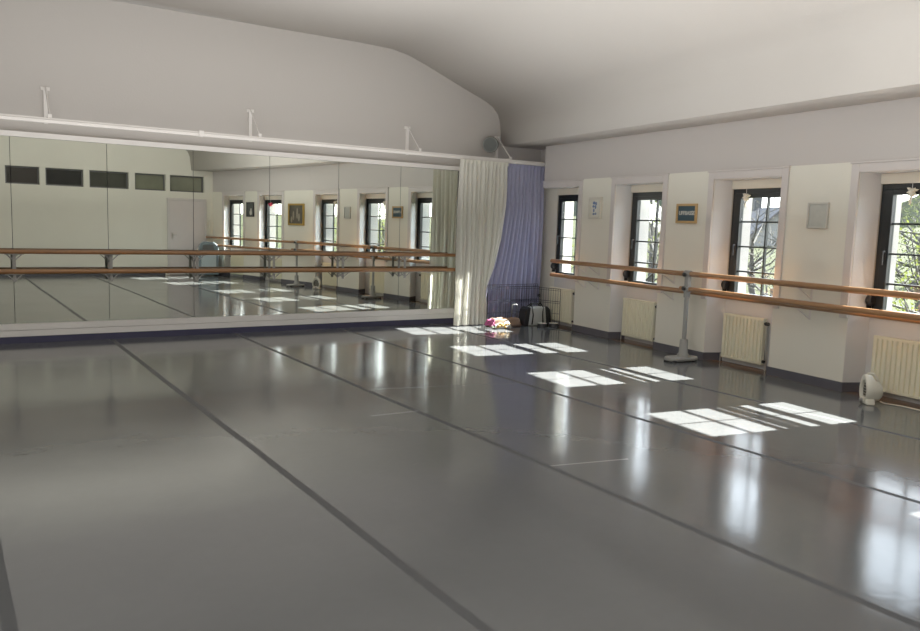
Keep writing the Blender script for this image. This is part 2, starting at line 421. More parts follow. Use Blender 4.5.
# ------------------------------------------------------------------ windows on the right wall
win_empties = []
def window(n, F_, a, b):
    w = empty('window_%d' % n, F_((a+b)/2, DP, ZS)); struct(w); win_empties.append(w)
    P = .006
    ca, cb2 = a, b
    # casing
    cz0, cz1, cw = .775, 2.352, .09
    c = MB().fbox(F_, a-cw, a, -.022, 0, cz0, cz1).fbox(F_, a, b, -.022, 0, ZH, cz1)
    if n != 1: c.fbox(F_, b, b+cw, -.022, 0, cz0, cz1)
    e = cw+.012 if n != 1 else 0
    c.fbox(F_, a-cw-.012, b+e, -.034, 0, cz1, cz1+.022)
    c.build('casing', M_trim, w, bevel=.005)
    a += SHA; b += SHB
    MB().fbox(F_, a+P, b-P, .205, .33, ZT, ZH-.006).build('shutter_box', mat('shutter_box_paint_%d' % n, (.74,.70,.60), .55), w, bevel=.004)
    MB().fbox(F_, a+P, b-P, NI-.012, .33, ZS-.022, ZS+.0).build('sill', M_trim, w, bevel=.004)
    fo, fi, fj = .055, .077, .087
    f = MB(); o0, o1 = DP-.01, DP+.06
    z0, z1 = ZS, ZT
    f.fbox(F_, a+P, a+fo, o0, o1, z0, z1).fbox(F_, b-fo, b-P, o0, o1, z0, z1).fbox(F_, a+fo, b-fo, o0, o1, z0, z0+.03).fbox(F_, a+fo, b-fo, o0, o1, z1-fo, z1)
    f.build('window_frame', M_black, w, bevel=.004)
    s = MB(); q0, q1 = DP-.025, DP+.04; A, B, C, D = a+fo, b-fo, z0+.03, z1-fo
    s.fbox(F_, A, A+fi, q0, q1, C, D).fbox(F_, B-fj, B, q0, q1, C, D).fbox(F_, A+fi, B-fj, q0, q1, C, C+.05).fbox(F_, A+fi, B-fj, q0, q1, D-.055, D)
    so = s.build('sash', M_black, w, bevel=.004)
    ga, gb, gc, gd = A+fi, B-fj, C+.05, D-.055
    MB().fbox(F_, ga, gb, DP+.012, DP+.018, gc, gd).build('pane', M_glass, so)
    m_ = MB(); mid = (ga+gb)/2; h = .010
    m_.fbox(F_, mid-h, mid+h, DP-.002, DP+.03, gc, gd)
    for z in (1.755, 1.452, 1.147): m_.fbox(F_, ga, gb, DP-.001, DP+.029, z-h, z+h)
    m_.build('glazing_bars', M_black, so)
    hz = 1.45
    hd = MB().fbox(F_, B-fj+.015, B-fj+.04, q0-.012, q0, hz-.06, hz+.06)
    hd.fbox(F_, B-fj+.018, B-fj+.037, q0-.05, q0-.01, hz+.01, hz+.03).fbox(F_, B-fj+.018, B-fj+.037, q0-.055, q0-.035, hz-.11, hz+.03)
    hd.build('window_handle', M_iron, w, bevel=.003)
    # shutter strap and its coiler on the far reveal
    st = MB().fbox(F_, b-.008, b-.004, .225, .24, 1.05, ZT)
    st.build('shutter_strap', mat('strap_%d' % n, (.45,.42,.37), .8), w)
    cc = F_(b+.012, .205, .97); ax = (F_(1,0,0)-F_(0,0,0))*-1
    MB().lathe([(.001,0),(.05,0),(.06,.01),(.06,.045),(.05,.055),(.001,.055)], cc, ax, 18, sx=1.0).fbox(F_, b-.008, b+.012, .18, .235, .87, 1.07).build('strap_coiler', M_iron, w, smooth='auto')
    return ga, gb
for i, (a, b) in enumerate(OA): window(i+1, WA, a, b)
for i, (a, b) in enumerate(OB): window(i+5, WB, a, b)

# ------------------------------------------------------------------ radiators
def radiator(F_, a, b, label, z0=.065, z1=.62):
    r = thing('radiator', label, 'radiator', F_((a+b)/2, .15, 0), 'radiators under the windows')
    n = max(8, int((b-a)/.052)); pts = []
    o_f, o_b = .125, .185
    st = (b-a)/n
    poly = []
    for k in range(n):
        u = a + k*st
        poly += [(u+.0*st, o_f+.019), (u+.14*st, o_f+.019), (u+.24*st, o_f), (u+.80*st, o_f), (u+.90*st, o_f+.019), (u+1.0*st, o_f+.019)]
    poly = poly + [(b, o_b), (a, o_b)]
    cl = [poly[0]]
    for p in poly[1:]:
        if (abs(p[0]-cl[-1][0])+abs(p[1]-cl[-1][1])) > 1e-5: cl.append(p)
    MB().prism(cl, F_, z0+.02, z1-.02).build('panel', M_rad, r)
    MB().fbox(F_, a-.004, b+.004, o_f+.006, o_b+.004, z1-.03, z1).fbox(F_, a-.004, b+.004, o_f+.006, o_b+.004, z0, z0+.03).fbox(F_, a-.006, a, o_f+.01, o_b+.004, z0, z1).fbox(F_, b, b+.006, o_f+.01, o_b+.004, z0, z1).build('casing', M_rad, r, bevel=.004)
    v = MB(); zz = z1-.06
    c = F_(a-.006, .155, zz); ax = F_(-1,0,0)-F_(0,0,0)
    v.lathe([(.012,0),(.012,.018),(.022,.02),(.022,.06),(.018,.066),(.001,.066)], c, ax, 14)
    v.build('valve', M_iron, r, smooth='auto')
    MB().tube([F_(a-.03,.165,zz-.02), F_(a-.03,.19,z0+.06), F_(a-.03,.19,.0)], .008).build('pipe', M_steel, r, smooth='auto')
    MB().tube([F_(b+.004,.165,z0+.03), F_(b+.045,.165,z0+.03), F_(b+.045,.165,.0)], .008).build('pipe', M_steel, r, smooth='auto')
    MB().lathe([(.018,0),(.018,.03),(.012,.034),(.001,.034)], F_(a-.006,.165,z0+.04), ax, 12).build('valve', M_iron, r, smooth='auto')
    MB().fbox(F_, a+.1, a+.13, .184, NI, z0+.05, z0+.5).build('wall_bracket', M_white, r)
    MB().fbox(F_, b-.13, b-.1, .184, NI, z0+.05, z0+.5).build('wall_bracket', M_white, r)
radiator(WA, 9.76, 10.42, 'cream ribbed radiator in the corner, under the window beside the lavender curtain')
radiator(WA, 7.77, 8.45, 'cream ribbed radiator under the window between the white framed print and the blue sign')
radiator(WA, 5.85, 6.47, 'cream ribbed radiator under the window just right of the barre stand')
radiator(WA, 3.72, 4.42, 'cream ribbed radiator at the right edge, behind the white fan heater')
radiator(WB, -2.05, -1.40, 'cream ribbed radiator reflected in the mirror beneath the window with the pink flower')
radiator(WB, -3.95, -3.20, 'cream ribbed radiator reflected in the mirror next to the grey-blue cooler')

# ------------------------------------------------------------------ barres
M_brk = mat('dull_zinc_bracket', (.30,.29,.27), .5, .3)
def bracket_mirror(x, parent):
    yb, yr = mirY(x, 1)-.001, 10.70
    b = MB()
    b.box(x-.012, x+.012, yb-.012, yb, .77, 1.12)
    b.box(x-.02, x+.02, yr-.01, yb-.01, .845, .858).box(x-.02, x+.02, yr-.01, yb-.01, 1.085, 1.098)
    b.bar((x, yb-.008, .775), (x, yr, .845), .018, .008).bar((x, yb-.008, 1.0), (x, yr, 1.085), .018, .008)
    for zt in (.848, 1.088):
        for sg in (-1, 1): b.bar((x, yr+.02, zt-.075), (x+sg*.075, yr, zt), .010, .012)
        b.box(x-.10, x+.10, yr-.014, yr+.014, zt, zt+.008)
    b.box(x-.016, x+.016, yr+.012, yr+.028, .76, 1.09)
    return b.build('bracket', M_brk, parent)
mbarre = thing('ballet_barre', 'double wooden barre running in front of the mirror wall', 'barre', (3, 10.7, .85), 'ballet barres')
MB().tube([(-1.5,10.70,1.122),(2.8,10.70,1.124),(7.0,10.70,1.122)], .027, 14).build('upper_rail', M_wood, mbarre, smooth='auto')
MB().tube([(-1.5,10.70,.886),(7.0,10.70,.890)], .031, 14).build('lower_rail', M_wood, mbarre, smooth='auto')
for x in mx[1:-1]: bracket_mirror(x, mbarre)

wbarre = thing('ballet_barre', 'double wooden barre fixed on brackets along the window wall', 'barre', WA(6,-.2,.85), 'ballet barres')
for nm, z, r, e in (('upper_rail', 1.083, .032, -4.75), ('lower_rail', .862, .031, -4.25)):
    MB().tube([WA(9.88,-.2,z), WA(KS+.03,-.2,z), WB(-.1,-.2,z), WB(e,-.2,z)], r, 14).build(nm, M_wood2, wbarre, smooth='auto')
def bracket_wall(F_, s):
    b = MB()
    for z in (1.05, .830):
        b.fbox(F_, s-.01, s+.01, -.22, -.002, z-.010, z)
        b.fbox(F_, s-.012, s+.012, -.006, 0, z-.13, z+.03)
        b.bar(F_(s, -.006, z-.12), F_(s, -.19, z-.01), .012, .012)
        b.fbox(F_, s-.05, s+.05, -.215, -.185, z-.003, z+.004)
    b.build('bracket', M_white, wbarre)
for s in (9.22, 8.88, 7.25, 5.10): bracket_wall(WA, s)
for s in (-.35, -2.65): bracket_wall(WB, s)

# portable barre
S1 = V((7.725, 6.66, 0)); pdir = V((-.118, -1, 0)).normalized(); pn = V((pdir.y, -pdir.x, 0))   # pn points to the room (-x)
if pn.x > 0: pn = -pn
S2 = S1 + pdir*3.35
pb = thing('portable_barre', 'free-standing double barre on grey weighted stands in front of the window wall', 'barre', S1, 'ballet barres')
for nm, z in (('upper_rail', 1.098), ('lower_rail', .905)):
    a = S1 - pdir*.12 - pn*.0; b = S2 + pdir*.25
    MB().tube([a+V((0,0,z)), b+V((0,0,z))], .029, 14).build(nm, M_wood2, pb, smooth='auto')
for S in (S1, S2):
    st = MB()
    F2 = lambda u, v, h, S=S: S + pn*u + pdir*v + V((0,0,h))
    # foot: flat rounded casting, elongated across the rail, with a notch towards the room
    poly = []
    for k in range(28):
        a = 2*PI*k/28
        poly.append((.03+.23*math.copysign(abs(math.cos(a))**.7, math.cos(a)), .115*math.copysign(abs(math.sin(a))**.7, math.sin(a))))
    st.prism(poly, F2, .012, .06)
    b_ = st.build('stand_base', M_greym, pb, bevel=.014, smooth='auto')
    MB().lathe([(.075,0),(.072,.03),(.055,.05),(.05,.2),(.046,.22),(.001,.22)], S+V((0,0,.055)), n=20).build('stand_socket', M_greym, pb, smooth='auto')
    MB().bar(S+V((0,0,.26)), S+V((0,0,.85)), .042, .042).build('post', M_greym, pb, bevel=.006)
    cl = MB().bar(S+V((0,0,.80)), S+V((0,0,1.135)), .058, .058)
    for z in (.905, 1.098): cl.tube([F2(0,-.05,z), F2(0,.05,z)], .040, 14)
    cl.build('clamp', M_greym, pb, bevel=.004)
    for z in (.915, 1.085):
        MB().lathe([(.001,0),(.012,0),(.012,.02),(.026,.022),(.026,.045),(.001,.048)], F2(.028,.0,z), pn, 12).build('knob', M_iron, pb, smooth='auto')
    for sg in (-1, 1):
        MB().lathe([(.03,0),(.03,.02),(.02,.028),(.001,.028)], F2(.20,sg*.075,-.0), n=14).build('rubber_foot', M_iron, pb, smooth='auto')
        MB().lathe([(.03,0),(.03,.02),(.02,.028),(.001,.028)], F2(-.13,sg*.075,-.0), n=14).build('rubber_foot', M_iron, pb, smooth='auto')

# ------------------------------------------------------------------ curtain track, curtains
tr = thing('curtain_track', 'long white curtain rail held off the front wall by triangular brackets', 'curtain rail', (3, 10.6, 2.63))
MB().box(-1.5, 8.55, 10.525, 10.575, 2.632, 2.692).box(-1.5, 8.55, 10.510, 10.53, 2.655, 2.668).build('rail', M_white, tr, bevel=.004)
MB().box(8.55, 8.562, 10.515, 10.58, 2.63, 2.695).build('end_cap', M_darkgrey, tr)
for x in (1.095, 3.61, 6.09, 7.80):
    b = MB().box(x-.022, x+.022, 10.935, YF, 2.66, 3.09).bar((x, 10.95, 2.705), (x, 10.55, 2.705), .03, .012)
    b.tube([(x, 10.93, 3.08), (x, 10.55, 2.71)], .008, 8).box(x-.05, x+.05, 10.945, YF, 3.055, 3.095).box(x-.02, x+.02, 10.535, 10.565, 2.693, 2.735)
    b.build('bracket', M_white, tr)
MB().box(2.80, 2.86, 10.503, 10.58, 2.627, 2.70).build('joint_clip', M_white, tr)

def lerp(a, b, t): return a+(b-a)*t
def pw(tab, z):
    for (z0, x0), (z1, x1) in zip(tab, tab[1:]):
        if z0 >= z >= z1: 
            t = (z0-z)/(z0-z1); t = t*t*(3-2*t) if False else t
            return lerp(x0, x1, t)
    return tab[-1][1]
ZC = 2.626
def curtain(name, m, label, left, right, yc, pleats, amp_top, amp_bot, ph, straight=0, zb=.012):
    def f(u, v):
        z = lerp(ZC, zb, v)
        xl, xr = pw(left, z), pw(right, z)
        w = xr-xl
        uu = u + .012*math.sin(9*u+5*v)
        x = xl + w*u
        if straight:
            wt = right[0][1]-left[0][1]; us = straight
            if u < us: x = xl + wt*u
            else: x = lerp(xl+wt*us, max(xr, xl+wt*us+.02), (u-us)/(1-us))
        a = lerp(amp_top, amp_bot, min(1, v*1.6))
        n = pleats
        y = yc + a*math.sin(2*PI*n*uu+ph) + a*.5*math.sin(2*PI*n*.43*uu+1.3+ph+1.2*v) 
        x += .25*a*math.cos(2*PI*n*uu+ph)
        return (x, y, z)
    t = thing(name, label, 'curtain', (pw(left, 0), yc, 0), 'curtains in the far corner')
    MB().grid(pleats*14, 46, f).build('drape', m, t, smooth=True)
    hb = MB()
    xl, xr = left[0][1], right[0][1]
    hb.grid(pleats*8, 2, lambda u, v: (lerp(xl, xr, u), yc-.004+amp_top*math.sin(2*PI*pleats*u+ph)-.006, lerp(ZC+.003, ZC-.05, v))).build('heading_tape', m, t, smooth=True)
    return t
curtain('white_curtain', M_cur_w, 'long cream-white curtain hanging at the right end of the mirror wall, swept to its left',
        [(2.7,6.80),(1.55,6.785),(.9,6.775),(0,6.76)], [(2.7,7.72),(2.2,7.715),(1.95,7.70),(1.4,7.62),(.9,7.48),(.62,7.36),(.5,7.35),(0,7.42)], 10.50, 12, .022, .040, .3, .56)
curtain('lavender_curtain', M_cur_b, 'long lavender-blue curtain hanging between the white curtain and the window wall',
        [(2.7,7.66),(1.9,7.62),(1.3,7.50),(.8,7.38),(.4,7.32),(0,7.32)], [(2.7,8.56),(1.0,8.56),(0,8.54)], 10.585, 12, .016, .03, 1.0)

# ------------------------------------------------------------------ wall things
def framed(name, label, cat, F_, s0, s1, z0, z1, fw, m_frame, m_in, depth=.025, group=None):
    t = thing(name, label, cat, F_((s0+s1)/2, 0, z0), group)
    o0, o1 = -depth, -.001
    MB().fbox(F_, s0, s0+fw, o0, o1, z0, z1).fbox(F_, s1-fw, s1, o0, o1, z0, z1).fbox(F_, s0+fw, s1-fw, o0, o1, z0, z0+fw).fbox(F_, s0+fw, s1-fw, o0, o1, z1-fw, z1).build('frame', m_frame, t, bevel=.003)
    MB().fbox(F_, s0+fw, s1-fw, -depth*.45, o1, z0+fw, z1-fw).build('picture', m_in, t)
    return t
def blobs(F_, parent, name, m, items, o):
    b = MB()
    for (s, z, rs, rz) in items:
        pts = [(s+rs*math.cos(2*PI*k/14), z+rz*math.sin(2*PI*k/14)) for k in range(14)]
        b.bm.faces.new([b.bm.verts.new(F_(u, o, w)) for u, w in pts])
    pic = [c for c in parent.children if c.name.startswith('picture')][0]
    return b.build(name, m, pic)
M_oak = wood_mat('oak_frame', (.45,.28,.10), (.58,.38,.16), (8,8,8), .45)
M_gold = mat('gilt_frame', (.48,.32,.08), .35, .5, var=.2, scale=30)
M_slate = mat('slate_blue_board', (.035,.075,.10), .6, var=.08)
M_letter = mat('cream_letters', (.55,.56,.52), .6)
# sign UFFBASSE  (s runs away from the camera: left in the photo is larger s)
sg = framed('framed_sign', 'small blue sign reading UFFBASSE in an oak frame, on the pier above the barre stand', 'sign', WA, 6.90, 7.275, 1.722, 1.972, .03, M_oak, M_slate)
cu = bpy.data.curves.new('lettering', 'FONT'); cu.body = 'UFFBASSE'; cu.size = .07; cu.align_x = 'CENTER'; cu.align_y = 'CENTER'; cu.extrude = .0015; cu.offset = .0022
to = bpy.data.objects.new('lettering_tmp', cu); COL.objects.link(to)
bpy.context.view_layer.update()
me = bpy.data.meshes.new_from_object(to.evaluated_get(bpy.context.evaluated_depsgraph_get())); bpy.data.objects.remove(to)
lo = bpy.data.objects.new('lettering', me); COL.objects.link(lo); me.materials.clear(); me.materials.append(M_letter)
ex = (WA(-1,0,0)-WA(0,0,0)); ez = V((0,0,1)); en = ex.cross(ez)   # faces the room
wid = max(v.co.x for v in me.vertices)-min(v.co.x for v in me.vertices); kx = .285/wid
c0 = WA(7.085, -.0135, 1.850)
for v in me.vertices: v.co = c0 + ex*(v.co.x*kx) + ez*(v.co.y*1.0) + en*v.co.z
lo.parent = [c for c in sg.children if c.name.startswith('picture')][0]

M_pale = mat('pale_grey_print', (.50,.51,.47), .25, var=.12, scale=18)
M_paper = mat('white_paper', (.72,.71,.63), .6)
M_blue = mat('blue_ink', (.13,.20,.36), .6)
gf = framed('framed_print', 'pale grey print in a thin silvery frame, on the pier right of the third window', 'picture', WA, 4.965, 5.222, 1.69, 1.965, .016, mat('silver_frame', (.55,.54,.50), .35, .3), M_pale, .03)
wf = framed('framed_print', 'white box-framed print with small blue marks, on the pier beside the corner window', 'picture', WA, 8.885, 9.185, 1.765, 2.085, .035, mat('white_frame', (.66,.64,.56), .5), M_paper, .045)
blobs(WA, wf, 'print_marks', M_blue, [(9.07,2.0,.035,.025),(9.02,1.99,.022,.028),(9.08,1.95,.03,.02),(9.03,1.94,.02,.03),(9.07,1.89,.02,.03),(9.07,1.835,.03,.016),(9.02,1.84,.018,.018)], -.022)
M_paint = mat('dark_oil_painting', (.085,.075,.055), .35, var=.5, scale=9)
gp = framed('framed_painting', 'dark painting of pale standing figures in a gold frame, seen in the mirror', 'picture', WB, -.88, -.20, 1.50, 2.045, .045, M_gold, M_paint, .04)
blobs(WB, gp, 'painted_figures', mat('pale_figure_paint', (.28,.25,.19), .5, var=.3, scale=20), [(-.66,1.74,.035,.12),(-.50,1.80,.035,.14),(-.42,1.70,.04,.10),(-.74,1.64,.04,.08)], -.0195)
dp = framed('framed_photograph', 'narrow dark photograph with a white figure in a black frame, seen in the mirror', 'picture', WB, -2.87, -2.50, 1.69, 2.08, .025, M_iron, mat('dark_photo', (.05,.06,.06), .3, var=.4, scale=14), .03)
blobs(WB, dp, 'white_figure', mat('pale_print', (.55,.55,.50), .5), [(-2.66,1.80,.06,.065),(-2.65,1.87,.035,.05)], -.0145)

# hanging window ornaments
def ornament(label, F_, s, z, m, pink=False):
    t = thing('hanging_ornament', label, 'ornament', F_(s, .19, z), 'ornaments hung in the windows')
    MB().tube([F_(s,.19,z+.02), F_(s,.19,ZT+.0)], .0025, 6).build('thread', M_white, t)
    b = MB()
    rnd = random.Random(5)
    for k in range(9 if not pink else 16):
        a = 2*PI*k/(9 if not pink else 16); e = rnd.uniform(-.5,.5)
        L = (.075 if not pink else .07)*rnd.uniform(.6,1)
        d_ = (F_(math.cos(a),math.sin(a)*.5,0)-F_(0,0,0)) + V((0,0,e if pink else math.sin(a*2+1)*.8)); d_.normalize()
        c = F_(s,.19,z)
        if pink: b.ellipsoid(c+d_*L*.6, (.028,.028,.028), 8, 6)
        else: b.tube([c, c+d_*L*.6, c+d_*L], [.012,.014,.001], 6)
    b.ellipsoid(F_(s,.19,z-.02), (.028,.028,.035), 10, 8)
    if not pink: b.tube([F_(s,.19,z-.04), F_(s+.01,.19,z-.10), F_(s+.005,.19,z-.14)], [.012,.014,.002], 6)
    b.build('blossom', m, t, smooth=True)
M_cryst = mat('ivory_blossom', (.78,.74,.62), .4)
M_pink = mat('pink_blossom', (.75,.06,.14), .5)
ornament('ivory blossom ornament hanging in the third window from the curtains', WA, 6.30, 2.06, M_cryst)
ornament('ivory star-like ornament hanging in the rightmost window', WA, 4.20, 2.075, M_cryst)
ornament('pink flower ornament hanging in a far window, seen in the mirror', WB, -2.02, 2.03, M_pink, True)

# wall speaker near the corner
sp = thing('wall_speaker', 'round grey speaker mounted high on the front wall in the corner above the curtains', 'speaker', (7.60, 10.8, 2.93))
ax = V((-.62,-.75,-.12)).normalized(); c = V((7.57,10.80,2.93))
MB().lathe([(.001,.0),(.10,.0),(.128,.03),(.130,.10),(.118,.135)], c-ax*.06, ax, 28).build('housing', mat('grey_speaker_plastic', (.17,.18,.17), .5), sp, smooth='auto')
MB().lathe([(.118,.130),(.085,.146),(.045,.152),(.001,.153)], c-ax*.06, ax, 28).build('grille', mat('speaker_grille', (.11,.12,.115), .7, bump=.6, bscale=300), sp, smooth='auto')
MB().tube([c-ax*.05, (7.70,YF-.005,2.98)], .016).box(7.66,7.74,YF-.012,YF,2.93,3.03).build('mount', M_greym, sp)

# intercom handset by the door (reflected)
ic = thing('wall_phone', 'white wall phone beside the door, seen in the mirror', 'phone', (6.54,YB,1.25))
MB().box(6.50, 6.59, YB, YB+.03, 1.24, 1.52).build('base', M_plast, ic, bevel=.006)
MB().box(6.515, 6.56, YB+.028, YB+.065, 1.27, 1.58).build('handset', M_plast, ic, bevel=.012)
MB().tube([(6.54,YB+.03,1.26), (6.55,YB+.05,1.1), (6.54,YB+.04,.98), (6.56,YB+.03,1.1), (6.56,YB+.02,1.25)], .006, 6).build('cord', M_plast, ic)

# ------------------------------------------------------------------ fan heater
fh = thing('fan_heater', 'small ivory fan heater with a top handle standing on the floor by the right-hand radiator', 'heater', (7.50,4.15,0))
fx = V((-.75,.66,0)).normalized()          # grille direction
fy = V((-fx.y, fx.x, 0)); B0 = V((7.52,4.15,0))
def FH(u, v, h): return B0 + fy*u + V((0,0,v)) + fx*h
oval = []
for k in range(32):
    c_, s_ = math.cos(2*PI*k/32), math.sin(2*PI*k/32)
    oval.append((.104*c_*(1-.20*max(0,s_)) if s_ > 0 else .104*math.copysign(abs(c_)**.75, c_), .15+.138*s_))
hole = []
body = MB()
# ring-shaped front shell with a handle loop on top
def ringshape(scale, h, dz=0): return [body.bm.verts.new(FH(u*scale, .15+(v-.15)*scale+dz, h)) for u, v in oval]
r0, r1, r2, r3 = ringshape(.74,.056,-.018), ringshape(.95,.060), ringshape(1.0,.042), ringshape(.97,.0)
r4, r5, r6 = ringshape(.80,-.04,-.02), ringshape(.66,-.085,-.025), ringshape(.40,-.11,-.025)
rin = ringshape(.70,.035,-.018)
for A, B in ((rin,r0),(r0,r1),(r1,r2),(r2,r3),(r3,r4),(r4,r5),(r5,r6)):
    for k in range(32): body.bm.faces.new((A[k],A[(k+1)%32],B[(k+1)%32],B[k]))
body.bm.faces.new(r6)
hsg = body.build('housing', M_plast, fh, smooth='auto')
MB().prism([(-.104,0),(.104,0),(.085,.06),(-.085,.06)], FH, -.03, .056).build('foot', M_plast, fh, bevel=.015)
gr = MB(); 
gr.prism([(u*.72, .132+(v-.15)*.72) for u, v in oval], FH, .024, .030)
gr.build('grille_back', mat('heater_dark_mesh', (.05,.05,.04), .6), hsg)
gb = MB()
for k in (-6,-4,-2,0,2,4,6):
    z = .128+k*.0135; w = .072*math.sqrt(max(0, 1-(k*.0135/.096)**2))*(1-.3*max(0,k/6))
    if w > .01: gb.tube([FH(-w,z,.042), FH(w,z,.042)], .0022, 6)
gb.build('grille', M_plast, hsg)
MB().tube([FH(0,.275,.04), FH(0,.297,.02), FH(0,.297,-.02), FH(0,.26,-.055), FH(0,.20,-.08)], .012, 10).build('handle', M_plast, fh, smooth=True)
MB().lathe([(.02,0),(.02,.02),(.015,.024),(.001,.024)], FH(.0,.035,.06), fx, 14).build('dial', M_greym, hsg, smooth='auto')
pts = [FH(.02,.03,-.10), V((7.64,4.06,.008)), V((7.68,3.9,.008)), V((7.66,3.7,.008)), V((7.72,3.5,.008)), V((7.69,3.3,.008)), V((7.66,3.2,.008))]
MB().tube(pts, .006, 8).build('power_cord', M_plast, fh, smooth=True)

# ------------------------------------------------------------------ dog corner
M_wire = mat('dark_wire', (.012,.012,.022), .8, spec=.1)
pen = thing('wire_pen', 'black wire folding pet pen standing in front of the curtains', 'pet pen', (8.0, 10.3, 0))
def wire_panel(P, Q, h, n, nm='panel'):
    P, Q = V(P), V(Q); b = MB(); up = V((0,0,1))
    for k in range(n+1):
        p = P.lerp(Q, k/n); r = .0045 if k in (0, n) else .0022
        b.tube([p+up*.005, p+up*h], r, 6)
    for z in (.012, .20, .37, .40, h-.03, h):
        b.tube([P+up*z, Q+up*z], .0042 if z in (.012, h, .40) else .003, 6)
    return b.build(nm, M_wire, pen)
wire_panel((7.36,10.44,0),(8.44,10.50,0), .655, 22)
wire_panel((7.30,10.34,0),(8.36,10.36,0), .625, 20)
wire_panel((8.36,10.36,0),(8.475,9.94,0), .61, 9)
wire_panel((7.30,10.34,0),(7.36,10.44,0), .625, 2)
for z in (.15,.45):
    MB().box(8.345,8.372,10.345,10.372,z,z+.05).build('latch', M_iron, pen)

bed = thing('pet_bed', 'flat brown quilted pet bed lying in front of the pen', 'pet bed', (7.75,10.22,0))
M_bed = mat('brown_fabric', (.24,.145,.09), .9, var=.15, scale=20, bump=.4, bscale=40)
bm_ = MB()
def bedf(u, v):
    a = 2*PI*u; r = v
    x = .31*math.copysign(abs(math.cos(a))**.55, math.cos(a))*r; y = .10*math.copysign(abs(math.sin(a))**.55, math.sin(a))*r
    z = .06 + .075*math.exp(-((r-.80)/.16)**2) + .008*math.sin(9*a)*r
    if r > .98: z = .015
    return (7.555+x, 10.22+y, z)
bm_.grid(48, 14, bedf); bmesh.ops.remove_doubles(bm_.bm, verts=bm_.bm.verts, dist=1e-5)
cush = bm_.build('cushion', M_bed, bed, smooth=True)
MB().tube([(7.555+.305*math.copysign(abs(math.cos(2*PI*k/32))**.55, math.cos(2*PI*k/32)), 10.22+.098*math.copysign(abs(math.sin(2*PI*k/32))**.55, math.sin(2*PI*k/32)), .02) for k in range(33)], .016, 8).build('piping', mat('dark_brown_piping', (.13,.07,.045), .8), cush, smooth=True)

bag = thing('carrier_bag', 'black and pale grey pet carrier bag with black straps standing in the pen', 'bag', (8.17,10.2,0))
M_bagg = mat('pale_grey_nylon', (.42,.43,.40), .6, var=.1)
def bagF(u, v, h): return V((8.16+u*1.15, 10.20+h*.9, v*1.12))
prof_b = [(-.20,.0),(.20,.0),(.215,.03),(.20,.22),(.16,.275),(-.16,.275),(-.20,.22),(-.215,.03)]
bag_body = MB().prism(prof_b, bagF, -.09, .09).build('body', M_bagg, bag, bevel=.02)
MB().prism([(-.245,.0),(-.165,.0),(-.13,.27),(-.165,.285),(-.215,.24),(-.25,.05)], bagF, -.10, .10).build('end_panel', M_iron, bag, bevel=.012)
MB().prism([(.245,.0),(.165,.0),(.13,.27),(.165,.285),(.215,.24),(.25,.05)], bagF, -.10, .10).build('end_panel', M_iron, bag, bevel=.012)
for sx in (-1, 1):
    MB().tube([bagF(sx*.10,.02,-.095), bagF(sx*.085,.16,-.10), bagF(sx*.10,.27,-.08), bagF(sx*.08,.33,-.02), bagF(sx*.10,.27,.08)], .011, 8).build('strap', M_iron, bag_body, smooth=True)
MB().tube([bagF(-.10,.28,0), bagF(-.05,.315,0), bagF(.05,.315,0), bagF(.10,.28,0)], .012, 8).build('handle', M_iron, bag_body, smooth=True)
cr = thing('folded_frame', 'grey metal folding frame leaning beside the carrier bag', 'frame', (7.88,10.28,0))
MB().tube([(7.76,10.30,.012),(7.77,10.31,.34),(7.87,10.31,.34),(7.88,10.30,.012)], .009, 8).build('hoop', M_darkgrey, cr, smooth=True)
MB().tube([(7.765,10.305,.2),(7.875,10.305,.2)], .006, 8).build('crossbar', M_darkgrey, cr, smooth=True)
for lab, x, y in (('small black feeding bowl on the floor nearer the carrier bag', 8.15, 9.98), ('small black feeding bowl on the floor nearer the corner radiator', 8.345, 9.93)):
    bo = thing('pet_bowl', lab, 'bowl', (x,y,0), 'black pet bowls')
    MB().lathe([(.085,0),(.075,.05),(.068,.055),(.062,.05),(.055,.015),(.001,.012)], (x,y,0), n=24).build('bowl', M_iron, bo, smooth='auto')
    MB().lathe([(.070,.052),(.074,.058),(.066,.058),(.062,.05)], (x,y,0), n=24).build('rim', M_plast, bo, smooth='auto')

# bunch of cloth / flowers on the floor by the white curtain
fl_ = thing('flower_bouquet', 'bunch of pink and yellow flowers in white paper lying by the white curtain', 'bouquet', (7.29,10.03,0))
rnd = random.Random(3)
pk = MB()
for k in range(22):
    p = V((7.17+rnd.uniform(-.06,.07), 10.06+rnd.uniform(-.05,.05), .04+rnd.uniform(0,.10)))
    pk.ellipsoid(p, (.03,.03,.022), 8, 6)
pk.build('pink_blossoms', mat('pink_petals', (.40,.07,.20), .7, var=.25, scale=30), fl_, smooth=True)
wp = MB()
def wrapf(u, v):
    a = PI*u; t = v
    r = .05+.055*t
    return (7.20+.26*t, 10.03-.03*t+ r*math.cos(a)*1.0, .012+ max(0, r*math.sin(a)*(.95+.15*math.sin(14*u+7*t))))
wp.grid(22, 12, wrapf); wp.build('wrapping', mat('white_wrapping', (.30,.30,.28), .7, var=.1), fl_, smooth=True)
ye = MB()
for k in range(20):
    p = V((7.34+rnd.uniform(-.1,.12), 9.97+rnd.uniform(-.05,.03), .03+rnd.uniform(0,.05))); ye.ellipsoid(p, (.026,.022,.018), 8, 6)
ye.build('yellow_blossoms', mat('yellow_petals', (.34,.20,.03), .7, var=.2, scale=30), fl_, smooth=True)
gl = MB()
for k in range(8):
    p = V((7.29+rnd.uniform(-.1,.1), 10.0, .02)); gl.tube([p, p+V((rnd.uniform(-.08,.08), rnd.uniform(-.06,.02), .04))], [.008,.002], 6)
gl.build('leaves', mat('leaf_green', (.08,.16,.05), .6), fl_)

